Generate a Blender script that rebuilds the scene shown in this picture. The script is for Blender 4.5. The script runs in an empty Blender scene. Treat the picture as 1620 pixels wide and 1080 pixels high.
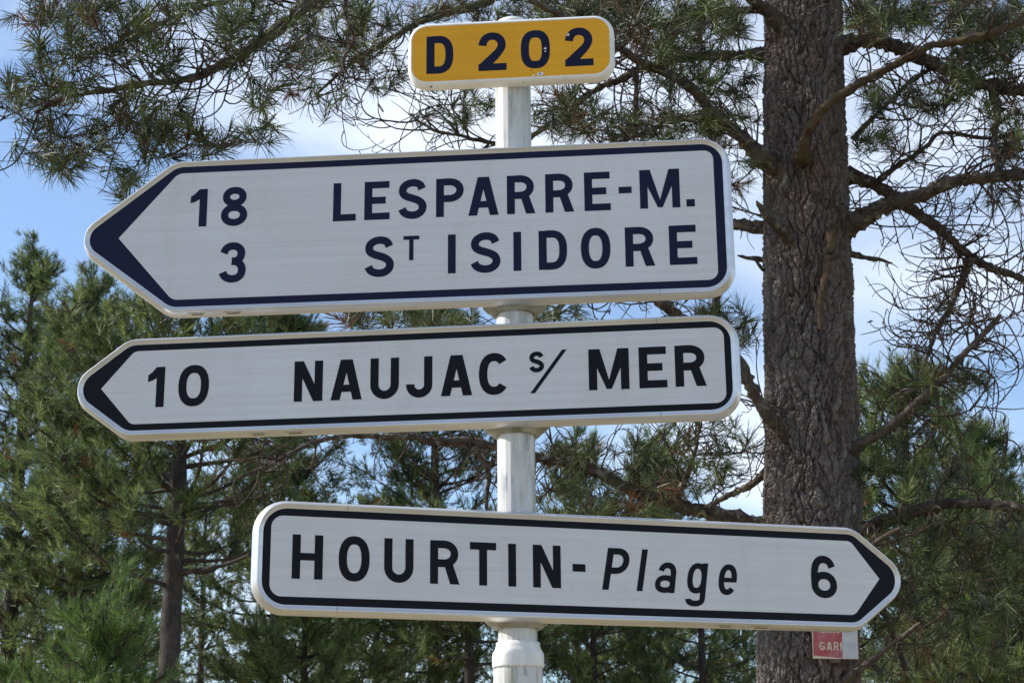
import bpy, math, random
import numpy as np
from mathutils import Vector, Matrix

random.seed(7)
rng = np.random.default_rng(7)
R = math.radians
scene = bpy.context.scene
col = scene.collection

# ------------------------------------------------------------------ camera
FPX, PITCH, ROLL = 2730.41, R(16.7165), R(-0.48833)      # focal length in photo pixels (1620 wide)
CAMZ = 1.6
fw = Vector((0, math.cos(PITCH), math.sin(PITCH)))
up0 = Vector((0, -math.sin(PITCH), math.cos(PITCH)))
rt0 = Vector((1, 0, 0))
rt = rt0 * math.cos(ROLL) + up0 * math.sin(ROLL)
upv = up0 * math.cos(ROLL) - rt0 * math.sin(ROLL)
cam = bpy.data.cameras.new('camera')
cam.sensor_width = 36.0
cam.lens = 36.0 * FPX / 1620.0
cam.dof.use_dof = True
cam.dof.focus_distance = 6.35
cam.dof.aperture_fstop = 11.0
cam.clip_start = 0.05
cam.clip_end = 3000
camo = bpy.data.objects.new('camera', cam)
col.objects.link(camo)
m = Matrix((rt, upv, -fw)).transposed().to_4x4()
m.translation = Vector((0, 0, CAMZ))
camo.matrix_world = m
scene.camera = camo

# ------------------------------------------------------------------ sun, sky, exposure
SUN_EL, SUN_BACK = R(37), R(7.2)                            # left of the view, a little behind the boards
sdir = Vector((-math.cos(SUN_EL) * math.cos(SUN_BACK), math.cos(SUN_EL) * math.sin(SUN_BACK), math.sin(SUN_EL)))
sl = bpy.data.lights.new('sun', 'SUN')
sl.energy = 5.0
sl.angle = R(0.53)
sl.color = (1.0, 0.95, 0.87)
so = bpy.data.objects.new('sun', sl)
so.rotation_euler = sdir.to_track_quat('Z', 'Y').to_euler()
so.location = (-20, 5, 30)
col.objects.link(so)

world = bpy.data.worlds.new('World')
scene.world = world
world.use_nodes = True
wn, wl = world.node_tree.nodes, world.node_tree.links
wn.clear()
w_out = wn.new('ShaderNodeOutputWorld')
w_bg = wn.new('ShaderNodeBackground')
w_bg.inputs['Strength'].default_value = 0.15
w_sky = wn.new('ShaderNodeTexSky')
w_sky.sky_type = 'NISHITA'
w_sky.sun_disc = False
w_sky.sun_elevation = SUN_EL
w_sky.sun_rotation = math.atan2(sdir.x, sdir.y)
w_sky.altitude = 20
w_sky.air_density = 1.0
w_sky.dust_density = 0.2
w_sky.ozone_density = 4.0
# thin, drawn-out high cloud over the whole dome
w_tc = wn.new('ShaderNodeTexCoord')
w_map = wn.new('ShaderNodeMapping')
w_map.inputs['Scale'].default_value = (2.1, 2.1, 5.2)
w_map.inputs['Location'].default_value = (1.51, -1.62, -5.97)
w_n = wn.new('ShaderNodeTexNoise')
w_n.inputs['Scale'].default_value = 1.9
w_n.inputs['Detail'].default_value = 4
w_n.inputs['Roughness'].default_value = 0.46
w_n.inputs['Distortion'].default_value = 0.5
w_r = wn.new('ShaderNodeValToRGB')
w_r.color_ramp.elements[0].position = 0.45
w_r.color_ramp.elements[0].color = (0.07, 0.07, 0.07, 1)
w_r.color_ramp.elements[1].position = 0.74
w_r.color_ramp.elements[1].color = (0.80, 0.80, 0.80, 1)
w_mix = wn.new('ShaderNodeMix')
w_mix.data_type = 'RGBA'
w_mix.inputs['B'].default_value = (5.9, 6.3, 6.8, 1)
wl.new(w_tc.outputs['Generated'], w_map.inputs['Vector'])
wl.new(w_map.outputs['Vector'], w_n.inputs['Vector'])
wl.new(w_n.outputs['Fac'], w_r.inputs['Fac'])
wl.new(w_r.outputs['Color'], w_mix.inputs['Factor'])
wl.new(w_sky.outputs['Color'], w_mix.inputs['A'])
wl.new(w_mix.outputs['Result'], w_bg.inputs['Color'])
wl.new(w_bg.outputs['Background'], w_out.inputs['Surface'])

scene.render.engine = 'CYCLES'
scene.view_settings.view_transform = 'Standard'
scene.view_settings.look = 'None'
scene.view_settings.gamma = 1.0
scene.view_settings.use_curve_mapping = False
scene.view_settings.exposure = 0.40
scene.cycles.max_bounces = 6
scene.cycles.use_denoising = True


def at(px, py, Y):
    """world point seen at photo pixel (px, py) at distance Y straight ahead"""
    d = fw + rt * ((px - 810) / FPX) - upv * ((py - 540) / FPX)
    return Vector((0, 0, CAMZ)) + d * (Y / d.y)


def pxm(P):
    return FPX / ((P - Vector((0, 0, CAMZ))).dot(fw))


# ------------------------------------------------------------------ materials
def mat(name, base=(0.5, 0.5, 0.5), rough=0.6, metal=0.0, spec=0.5):
    mm = bpy.data.materials.new(name)
    mm.use_nodes = True
    b = mm.node_tree.nodes['Principled BSDF']
    b.inputs['Base Color'].default_value = (*base, 1)
    b.inputs['Roughness'].default_value = rough
    b.inputs['Metallic'].default_value = metal
    b.inputs['Specular IOR Level'].default_value = spec
    return mm, mm.node_tree.nodes, mm.node_tree.links, b


def noise(nodes, links, scale, detail=4, rough=0.55, mscale=None, coord='Object', dist=0.0):
    tc = nodes.new('ShaderNodeTexCoord')
    n = nodes.new('ShaderNodeTexNoise')
    n.inputs['Scale'].default_value = scale
    n.inputs['Detail'].default_value = detail
    n.inputs['Roughness'].default_value = rough
    n.inputs['Distortion'].default_value = dist
    if mscale:
        mp = nodes.new('ShaderNodeMapping')
        mp.inputs['Scale'].default_value = mscale
        links.new(tc.outputs[coord], mp.inputs['Vector'])
        links.new(mp.outputs['Vector'], n.inputs['Vector'])
    else:
        links.new(tc.outputs[coord], n.inputs['Vector'])
    return n


def ramp(nodes, links, src, stops):
    r = nodes.new('ShaderNodeValToRGB')
    els = r.color_ramp.elements
    while len(els) < len(stops):
        els.new(0.5)
    for e, (p, c) in zip(els, stops):
        e.position = p
        e.color = (*c, 1) if len(c) == 3 else c
    links.new(src, r.inputs['Fac'])
    return r


def mixc(nodes, links, fac, a, b, blend='MIX'):
    mx = nodes.new('ShaderNodeMix')
    mx.data_type = 'RGBA'
    mx.blend_type = blend
    for key, v in (('Factor', fac), ('A', a), ('B', b)):
        if hasattr(v, 'links') or hasattr(v, 'is_linked'):
            links.new(v, mx.inputs[key])
        elif key == 'Factor':
            mx.inputs[key].default_value = v
        else:
            mx.inputs[key].default_value = (*v, 1)
    return mx.outputs['Result']


def bump(nodes, links, b, height, strength=0.3, dist=0.01):
    bp = nodes.new('ShaderNodeBump')
    bp.inputs['Strength'].default_value = strength
    bp.inputs['Distance'].default_value = dist
    links.new(height, bp.inputs['Height'])
    links.new(bp.outputs['Normal'], b.inputs['Normal'])


M = {}

# retroreflective sheeting: faint horizontal banding, slight grime
def sheeting(name, c0, c1, rough=0.38):
    mm, n, l, b = mat(name, c0, rough, 0, 0.32)
    band = noise(n, l, 3.0, 3, 0.6, (0.35, 1, 30))
    grime = noise(n, l, 2.2, 5, 0.6, (1.2, 1, 0.8))
    r1 = ramp(n, l, band.outputs['Fac'], [(0.35, c0), (0.65, c1)])
    g = ramp(n, l, grime.outputs['Fac'], [(0.42, (1, 1, 1)), (0.75, (0.93, 0.92, 0.90))])
    runs = noise(n, l, 2.2, 5, 0.65, (4, 1, 0.35))
    rr_ = ramp(n, l, runs.outputs['Fac'], [(0.52, (1, 1, 1)), (0.80, (0.93, 0.925, 0.91))])
    sp = noise(n, l, 60.0, 3, 0.6)
    sr = ramp(n, l, sp.outputs['Fac'], [(0.70, (1, 1, 1)), (0.76, (0.74, 0.72, 0.68))])
    cc = mixc(n, l, 1.0, r1.outputs['Color'], g.outputs['Color'], 'MULTIPLY')
    cc = mixc(n, l, 1.0, cc, rr_.outputs['Color'], 'MULTIPLY')
    l.new(mixc(n, l, 1.0, cc, sr.outputs['Color'], 'MULTIPLY'), b.inputs['Base Color'])
    wob = noise(n, l, 5.0, 2, 0.5, (1, 1, 4))
    bump(n, l, b, wob.outputs['Fac'], 0.12, 0.004)
    return mm
M['white_sheet'] = sheeting('white_reflective_sheet', (0.585, 0.580, 0.605), (0.640, 0.635, 0.660))
M['yellow_sheet'] = sheeting('yellow_reflective_sheet', (0.74, 0.35, 0.003), (0.80, 0.385, 0.005))


def ink(name, c):
    mm, n, l, b = mat(name, c, 0.45, 0, 0.16)
    nz = noise(n, l, 3.0, 4, 0.6)
    r1 = ramp(n, l, nz.outputs['Fac'], [(0.3, c), (0.7, tuple(v * 1.35 for v in c))])
    l.new(r1.outputs['Color'], b.inputs['Base Color'])
    return mm
M['navy'] = ink('navy_ink', (0.0055, 0.0070, 0.029))
M['black'] = ink('black_ink', (0.0022, 0.0022, 0.0055))

mm, n, l, b = mat('aluminium_frame', (0.62, 0.62, 0.63), 0.36, 0.55, 0.5)
nz = noise(n, l, 6, 5, 0.6, (0.5, 4, 4))
r1 = ramp(n, l, nz.outputs['Fac'], [(0.35, (0.56, 0.56, 0.57)), (0.65, (0.68, 0.68, 0.69))])
l.new(r1.outputs['Color'], b.inputs['Base Color'])
M['alu'] = mm

mm, n, l, b = mat('white_box_frame', (0.72, 0.70, 0.67), 0.45, 0.0, 0.5)
nz = noise(n, l, 9, 6, 0.65)
r1 = ramp(n, l, nz.outputs['Fac'], [(0.36, (0.66, 0.64, 0.59)), (0.5, (0.75, 0.74, 0.71)), (0.7, (0.78, 0.77, 0.75))])
l.new(r1.outputs['Color'], b.inputs['Base Color'])
M['white_frame'] = mm

# weathered white post: algae streaks and flaked grey patches
mm, n, l, b = mat('weathered_white_post', (0.7, 0.7, 0.7), 0.5, 0.0, 0.4)
st = noise(n, l, 7, 6, 0.65, (3.5, 3.5, 0.45))
fl = noise(n, l, 16, 6, 0.7, (1, 1, 0.35))
c1 = ramp(n, l, st.outputs['Fac'], [(0.36, (0.33, 0.33, 0.27)), (0.50, (0.54, 0.54, 0.53)), (0.7, (0.63, 0.63, 0.635))])
c2 = ramp(n, l, fl.outputs['Fac'], [(0.57, (0, 0, 0)), (0.64, (1, 1, 1))])
l.new(mixc(n, l, c2.outputs['Color'], c1.outputs['Color'], (0.33, 0.34, 0.37)), b.inputs['Base Color'])
bump(n, l, b, fl.outputs['Fac'], 0.15, 0.003)
M['post'] = mm
mm, n, l, b = mat('white_post_sleeve', (0.74, 0.74, 0.73), 0.45, 0.0, 0.4)
st = noise(n, l, 8, 5, 0.6, (3, 3, 0.5))
c1 = ramp(n, l, st.outputs['Fac'], [(0.35, (0.60, 0.59, 0.55)), (0.55, (0.75, 0.75, 0.74))])
l.new(c1.outputs['Color'], b.inputs['Base Color'])
M['sleeve'] = mm
mm, n, l, b = mat('stained_clamp', (0.4, 0.39, 0.33), 0.55, 0.0, 0.4)
st = noise(n, l, 12, 5, 0.65)
c1 = ramp(n, l, st.outputs['Fac'], [(0.35, (0.15, 0.14, 0.09)), (0.6, (0.36, 0.35, 0.30))])
l.new(c1.outputs['Color'], b.inputs['Base Color'])
M['clamp'] = mm
M['chip'] = mat('bare_metal_chip', (0.72, 0.72, 0.74), 0.4, 0.3)[0]
M['dark'] = mat('dark_speck', (0.02, 0.02, 0.02), 0.7)[0]
M['sticker'] = mat('pale_sticker', (0.60, 0.58, 0.52), 0.5)[0]
M['sticker_print'] = mat('sticker_print', (0.09, 0.08, 0.07), 0.6)[0]

# pine bark: plate tints come from the mesh, lichen in patches of its own
def bark(name, dark, light, lichen=(0.36, 0.37, 0.29), lthr=(0.60, 0.66), attr=True, scale=1.0):
    mm, n, l, b = mat(name, dark, 0.9, 0, 0.15)
    fine = noise(n, l, 55 * scale, 6, 0.7, (1, 1, 0.45))
    if attr:
        a = n.new('ShaderNodeAttribute')
        a.attribute_name = 'tint'
        base = ramp(n, l, a.outputs['Fac'], [(0.0, dark), (1.0, light)]).outputs['Color']
    else:
        big = noise(n, l, 7 * scale, 4, 0.6)
        base = ramp(n, l, big.outputs['Fac'], [(0.3, dark), (0.7, light)]).outputs['Color']
    fr = ramp(n, l, fine.outputs['Fac'], [(0.3, (0.55, 0.52, 0.5)), (0.7, (1.25, 1.22, 1.2))])
    base = mixc(n, l, 1.0, base, fr.outputs['Color'], 'MULTIPLY')
    hue = noise(n, l, 3.2 * scale, 5, 0.65, (1, 1, 0.5))
    hr = ramp(n, l, hue.outputs['Fac'], [(0.34, (1.12, 0.98, 0.90)), (0.50, (1, 1, 1)), (0.66, (1.16, 1.20, 1.20))])
    base = mixc(n, l, 1.0, base, hr.outputs['Color'], 'MULTIPLY')
    li = noise(n, l, 9 * scale, 8, 0.72, None, 'Object', 0.6)
    lf = ramp(n, l, li.outputs['Fac'], [(lthr[0], (0, 0, 0)), (lthr[1], (1, 1, 1))])
    base = mixc(n, l, lf.outputs['Color'], base, lichen)
    l.new(base, b.inputs['Base Color'])
    bump(n, l, b, fine.outputs['Fac'], 0.6, 0.01)
    return mm
M['bark'] = bark('pine_bark', (0.042, 0.035, 0.033), (0.225, 0.197, 0.188), (0.30, 0.31, 0.25), (0.60, 0.66))
M['limb'] = bark('limb_bark', (0.038, 0.030, 0.026), (0.125, 0.103, 0.088), (0.22, 0.22, 0.17), (0.54, 0.63), False, 1.6)
M['mossy'] = bark('mossy_stub_bark', (0.045, 0.032, 0.024), (0.12, 0.088, 0.06), (0.085, 0.085, 0.035), (0.52, 0.62), False, 1.8)
M['peeled'] = bark('peeled_wood', (0.06, 0.042, 0.026), (0.16, 0.11, 0.068), (0.07, 0.06, 0.035), (0.50, 0.58), False, 1.6)
M['dead_wood'] = bark('dead_grey_wood', (0.06, 0.05, 0.044), (0.14, 0.12, 0.105), (0.2, 0.2, 0.17), (0.62, 0.68), False, 2.0)
M['twig'] = bark('twig_bark', (0.036, 0.027, 0.023), (0.10, 0.078, 0.062), (0.20, 0.19, 0.12), (0.58, 0.66), False, 2.2)
M['far_bark'] = bark('far_trunk_bark', (0.036, 0.030, 0.028), (0.090, 0.077, 0.070), (0.24, 0.24, 0.2), (0.66, 0.72), False, 0.8)


def needle_mat(name, stops, transl=0.25):
    mm, n, l, b = mat(name, (0.05, 0.08, 0.03), 0.50, 0, 0.40)
    a = n.new('ShaderNodeAttribute')
    a.attribute_name = 'tint'
    r1 = ramp(n, l, a.outputs['Fac'], stops)
    l.new(r1.outputs['Color'], b.inputs['Base Color'])
    tr = n.new('ShaderNodeBsdfTranslucent')
    l.new(r1.outputs['Color'], tr.inputs['Color'])
    mx = n.new('ShaderNodeMixShader')
    mx.inputs['Fac'].default_value = transl
    l.new(b.outputs['BSDF'], mx.inputs[1])
    l.new(tr.outputs['BSDF'], mx.inputs[2])
    l.new(mx.outputs['Shader'], n['Material Output'].inputs['Surface'])
    return mm
M['needle_near'] = needle_mat('near_needles', [(0.0, (0.16, 0.075, 0.030)), (0.06, (0.10, 0.085, 0.035)), (0.10, (0.026, 0.034, 0.015)), (0.55, (0.055, 0.072, 0.026)), (1.0, (0.16, 0.195, 0.055))], 0.18)
M['needle_far'] = needle_mat('far_needles', [(0.0, (0.18, 0.08, 0.03)), (0.025, (0.09, 0.08, 0.03)), (0.04, (0.036, 0.052, 0.020)), (0.5, (0.096, 0.142, 0.050)), (1.0, (0.265, 0.32, 0.105))], 0.38)  # light end of the random tint brightened to suggest sunlit highlights
M['needle_young'] = needle_mat('young_needles', [(0.0, (0.055, 0.10, 0.025)), (1.0, (0.17, 0.26, 0.06))], 0.35)

mm, n, l, b = mat('dry_sandy_ground', (0.3, 0.24, 0.15), 0.95, 0, 0.1)
n1 = noise(n, l, 0.25, 6, 0.6)
n2 = noise(n, l, 6, 6, 0.7)
c1 = ramp(n, l, n1.outputs['Fac'], [(0.35, (0.13, 0.13, 0.06)), (0.5, (0.30, 0.24, 0.14)), (0.65, (0.40, 0.33, 0.22))])
c2 = ramp(n, l, n2.outputs['Fac'], [(0.3, (0.7, 0.7, 0.7)), (0.7, (1.15, 1.15, 1.15))])
l.new(mixc(n, l, 1.0, c1.outputs['Color'], c2.outputs['Color'], 'MULTIPLY'), b.inputs['Base Color'])
bump(n, l, b, n2.outputs['Fac'], 0.7, 0.05)
M['ground'] = mm
mm, n, l, b = mat('faded_red_enamel', (0.45, 0.06, 0.07), 0.5, 0, 0.4)
fd = noise(n, l, 9, 5, 0.6)
c1 = ramp(n, l, fd.outputs['Fac'], [(0.35, (0.33, 0.035, 0.04)), (0.52, (0.40, 0.09, 0.10)), (0.66, (0.42, 0.22, 0.23))])
l.new(c1.outputs['Color'], b.inputs['Base Color'])
M['red'] = mm
M['cream'] = mat('cream_paint', (0.62, 0.52, 0.40), 0.6)[0]
M['pale_plate'] = sheeting('pale_worn_plate', (0.50, 0.52, 0.54), (0.58, 0.59, 0.60), 0.5)
M['ghost'] = mat('ghost_lettering', (0.46, 0.47, 0.50), 0.6)[0]
M['rust'] = mat('rusty_steel', (0.10, 0.07, 0.05), 0.8)[0]


# ------------------------------------------------------------------ mesh helpers
def tag(o, label=None, cat=None, group=None, kind=None):
    if label: o['label'] = label
    if cat: o['category'] = cat
    if group: o['group'] = group
    if kind: o['kind'] = kind
    return o


def empty(name, loc, rz=0.0):
    o = bpy.data.objects.new(name, None)
    o.empty_display_size = 0.2
    o.location = loc
    o.rotation_euler = (0, 0, rz)
    col.objects.link(o)
    return o


def mesh_obj(name, verts, faces, material, parent=None, smooth=False):
    me = bpy.data.meshes.new(name)
    me.from_pydata([tuple(v) for v in verts], [], faces)
    me.materials.append(material)
    if smooth:
        me.polygons.foreach_set('use_smooth', [True] * len(me.polygons))
    me.update()
    o = bpy.data.objects.new(name, me)
    col.objects.link(o)
    if parent: o.parent = parent
    return o


def fast_mesh(name, verts, faces, material, parent=None, smooth=False, tint=None):
    """verts (n,3) array, faces (m,k) array of equal-sized polygons"""
    me = bpy.data.meshes.new(name)
    nv, (nf, k) = len(verts), faces.shape
    me.vertices.add(nv)
    me.vertices.foreach_set('co', np.ascontiguousarray(verts, dtype=np.float32).ravel())
    me.loops.add(nf * k)
    me.loops.foreach_set('vertex_index', np.ascontiguousarray(faces, dtype=np.int32).ravel())
    me.polygons.add(nf)
    me.polygons.foreach_set('loop_start', np.arange(0, nf * k, k, dtype=np.int32))
    me.polygons.foreach_set('use_smooth', np.full(nf, smooth, dtype=bool))
    if tint is not None:
        at_ = me.attributes.new('tint', 'FLOAT', 'POINT')
        at_.data.foreach_set('value', np.ascontiguousarray(tint, dtype=np.float32))
    me.materials.append(material)
    me.update(calc_edges=True)
    o = bpy.data.objects.new(name, me)
    col.objects.link(o)
    if parent: o.parent = parent
    return o


class Tubes:
    """collects tapered tubes into one quad mesh"""
    def __init__(self):
        self.v, self.f, self.n = [], [], 0

    def add(self, pts, radii, seg=5, rough=0.0):
        P = np.asarray([tuple(p) for p in pts], dtype=float)
        r = np.asarray(radii, dtype=float)
        N = len(P)
        T = np.gradient(P, axis=0)
        T /= np.linalg.norm(T, axis=1, keepdims=True) + 1e-9
        a = np.array([0.31, 0.17, 0.93]) if abs(T[0, 2]) < 0.9 else np.array([1.0, 0.1, 0])
        U = np.cross(T, a)
        U /= np.linalg.norm(U, axis=1, keepdims=True) + 1e-9
        V = np.cross(T, U)
        ang = np.linspace(0, 2 * math.pi, seg, endpoint=False)
        c, s = np.cos(ang), np.sin(ang)
        rr = r[:, None] * np.ones(seg)[None]
        if rough:
            rr = rr * (1 + rough * rng.standard_normal((N, seg)))
        ring = P[:, None, :] + rr[:, :, None] * (c[None, :, None] * U[:, None, :] + s[None, :, None] * V[:, None, :])
        self.v.append(ring.reshape(-1, 3))
        i = np.arange(N - 1)[:, None] * seg
        j = np.arange(seg)[None, :]
        j2 = (j + 1) % seg
        q = np.stack([i + j, i + j2, i + seg + j2, i + seg + j], -1).reshape(-1, 4) + self.n
        self.f.append(q)
        self.n += N * seg

    def build(self, name, material, parent=None):
        return fast_mesh(name, np.concatenate(self.v), np.concatenate(self.f), material, parent, True)


def spline(pts, step):
    """Catmull-Rom resample of control points (k,d)"""
    P = np.asarray([tuple(p) for p in pts], dtype=float)
    if len(P) == 2:
        n_ = max(2, int(np.linalg.norm(P[1, :3] - P[0, :3]) / step) + 1)
        t = np.linspace(0, 1, n_)[:, None]
        return P[0] * (1 - t) + P[1] * t
    Q = np.vstack([2 * P[0] - P[1], P, 2 * P[-1] - P[-2]])
    out = []
    for i in range(1, len(Q) - 2):
        p0, p1, p2, p3 = Q[i - 1], Q[i], Q[i + 1], Q[i + 2]
        n_ = max(2, int(np.linalg.norm(p2[:3] - p1[:3]) / step) + 1)
        t = np.linspace(0, 1, n_, endpoint=False)[:, None]
        out.append(0.5 * (2 * p1 + (p2 - p0) * t + (2 * p0 - 5 * p1 + 4 * p2 - p3) * t ** 2 + (3 * p1 - p0 - 3 * p2 + p3) * t ** 3))
    out.append(P[-1:])
    return np.vstack(out)


def needles(name, pos, dirs, material, parent, n_per, length, width, shoot, tint, spread=(25, 80), bent=True):
    """tufts of long needles; pos, dirs (k,3); tint (k,)"""
    k = len(pos)
    tot = k * n_per
    P = np.repeat(pos, n_per, 0)
    Dn = np.repeat(dirs / (np.linalg.norm(dirs, axis=1, keepdims=True) + 1e-9), n_per, 0)
    u = rng.random(tot)
    rv = rng.standard_normal((tot, 3))
    perp = np.cross(Dn, rv)
    perp /= np.linalg.norm(perp, axis=1, keepdims=True) + 1e-9
    ang = np.radians(spread[0] + (spread[1] - spread[0]) * (1 - u) * (0.6 + 0.7 * rng.random(tot)))
    nd = Dn * np.cos(ang)[:, None] + perp * np.sin(ang)[:, None]
    base = P - Dn * ((1 - u) * shoot)[:, None]
    L = length * (0.7 + 0.45 * rng.random(tot)) * np.repeat(0.8 + 0.4 * rng.random(k), n_per)
    w = np.cross(nd, rng.standard_normal((tot, 3)))
    w /= np.linalg.norm(w, axis=1, keepdims=True) + 1e-9
    w *= (width * 0.5)
    droop = np.zeros((tot, 3))
    droop[:, 2] = -L * 0.10 * rng.random(tot)
    tint_n = np.clip(np.repeat(tint, n_per) + 0.16 * rng.standard_normal(tot) * (np.repeat(tint, n_per) > 0.12), 0, 1)
    if bent:
        mid = base + nd * (L * 0.55)[:, None]
        tip = base + nd * L[:, None] + droop * 1.6
        V = np.stack([base - w, base + w, mid + w * 0.9, mid - w * 0.9, tip], 1).reshape(-1, 3)
        o = np.arange(tot)[:, None] * 5
        F = np.concatenate([o + np.array([[0, 1, 2]]), o + np.array([[0, 2, 3]]), o + np.array([[3, 2, 4]])])
        tn = np.repeat(tint_n, 5)
    else:
        tip = base + nd * L[:, None] + droop
        V = np.stack([base - w, base + w, tip], 1).reshape(-1, 3)
        F = np.arange(tot * 3).reshape(-1, 3)
        tn = np.repeat(tint_n, 3)
    o = fast_mesh(name, V, F, material, parent, False, tn)
    o['kind'] = 'stuff'
    return o


# ------------------------------------------------------------------ ground
gs = 900.0
g = mesh_obj('ground', [(-gs, -gs, 0), (gs, -gs, 0), (gs, gs, 0), (-gs, gs, 0)], [(0, 1, 2, 3)], M['ground'])
tag(g, 'dry sandy ground with sparse grass below the signs and pines', 'ground', kind='structure')

# ------------------------------------------------------------------ sign post
PX, PY = 0.01175, 6.0
PR = 0.0667


def prism_ring(rings, closed=True):
    """rings: list of equal-length loops of 3d points -> verts, faces (side walls only)"""
    V, F = [], []
    k = len(rings[0])
    for r_ in rings: V += list(r_)
    for i in range(len(rings) - 1):
        for j in range(k):
            j2 = (j + 1) % k
            F.append((i * k + j, i * k + j2, (i + 1) * k + j2, (i + 1) * k + j))
    return V, F


def lathe(profile, seg, cx=0, cy=0):
    rings = []
    for r_, z in profile:
        rings.append([(cx + r_ * math.cos(2 * math.pi * i / seg), cy + r_ * math.sin(2 * math.pi * i / seg), z) for i in range(seg)])
    return prism_ring(rings)


post = tag(empty('sign_post', (PX, PY, 0)), 'weathered white faceted post carrying all four road signs', 'post')
# faceted section: flat faces of uneven width (as the extruded mast shows)
edge_deg = [-178, -146, -124, -107, -80, -52, -24, 6, 34, 62, 90, 118, 146, 164]   # angle round the axis, -90 faces the camera
def facet_loop(rad, z):
    return [(rad * math.cos(R(a)), rad * math.sin(R(a)), z) for a in edge_deg]
V, F = prism_ring([facet_loop(PR * 1.015, z) for z in (1.9, 2.6, 3.2, 3.9, 4.655)])
mast = mesh_obj('mast', V, F, M['post'], post)
V, F = lathe([(0.0, 4.688), (0.035, 4.686), (0.06, 4.676), (0.071, 4.662), (0.071, 4.645), (0.0665, 4.645)], 32)
mesh_obj('post_cap', V, F, M['sleeve'], post, True)
# sleeve: collar ring and the wider lower tube
ZC = at(820, 1017, PY).z
ZB = at(820, 1056, PY).z
V, F = lathe([(0.067, ZC + 0.004), (0.0745, ZC + 0.002), (0.0765, ZC - 0.012), (0.080, ZC - 0.022), (0.0875, ZC - 0.034), (0.0892, ZC - 0.045), (0.0892, ZB + 0.004), (0.0880, ZB), (0.082, ZB - 0.002)], 48)
mesh_obj('collar', V, F, M['sleeve'], post, True)
V, F = prism_ring([facet_loop(0.0855, z) for z in (0.0, 0.7, 1.4, ZB + 0.01)])
mesh_obj('lower_tube', V, F, M['post'], post)
V, F = lathe([(0.0, 0.14), (0.16, 0.14), (0.19, 0.10), (0.20, 0.0)], 32)
mesh_obj('footing', V, F, M['ground'], post, True)


# ------------------------------------------------------------------ lettering
class Glyph:
    """2-D letter pieces, every piece lifted a hair above the last so none are coplanar"""
    def __init__(self):
        self.V, self.F, self.k = [], [], 0

    def poly(self, pts):
        i = len(self.V)
        y = -self.k * 0.00012
        self.V += [(x, y, z) for x, z in pts]
        n_ = len(pts)
        area = sum(pts[j][0] * pts[(j + 1) % n_][1] - pts[(j + 1) % n_][0] * pts[j][1] for j in range(n_))
        idx = list(range(i, i + n_))
        self.F.append(tuple(idx if area > 0 else idx[::-1]))
        # skirt back to the sheet
        j0 = len(self.V)
        self.V += [(x, 0.0006, z) for x, z in pts]
        for a in range(n_):
            b_ = (a + 1) % n_
            q = (i + a, j0 + a, j0 + b_, i + b_)
            self.F.append(q if area > 0 else q[::-1])
        self.k += 1

    def rect(self, x0, z0, x1, z1):
        self.poly([(x0, z0), (x1, z0), (x1, z1), (x0, z1)])

    def stroke(self, pts, t, closed=False):
        P = np.asarray(pts, float)
        if closed:
            T = np.roll(P, -1, 0) - np.roll(P, 1, 0)
        else:
            T = np.gradient(P, axis=0)
        T /= np.linalg.norm(T, axis=1, keepdims=True) + 1e-12
        N = np.stack([-T[:, 1], T[:, 0]], 1)
        A, B = P + N * t / 2, P - N * t / 2
        i = len(self.V)
        y = -self.k * 0.00012
        n_ = len(P)
        for a, b_ in zip(A, B):
            self.V += [(a[0], y, a[1]), (b_[0], y, b_[1])]
        rngs = range(n_ if closed else n_ - 1)
        for j in rngs:
            j2 = (j + 1) % n_
            self.F.append((i + 2 * j, i + 2 * j + 1, i + 2 * j2 + 1, i + 2 * j2))
        self.k += 1


def sup(cx, cz, rx, rz, a0, a1, n_=40, e=2.3):
    out = []
    for i in range(n_ + 1):
        a = R(a0 + (a1 - a0) * i / n_)
        c, s = math.cos(a), math.sin(a)
        out.append((cx + rx * math.copysign(abs(c) ** (2 / e), c), cz + rz * math.copysign(abs(s) ** (2 / e), s)))
    return out


def cr2(pts, n_=8):
    return [tuple(p) for p in spline([(x, z, 0) for x, z in pts], max(1e-4, 0.004))[:, :2]]


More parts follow.
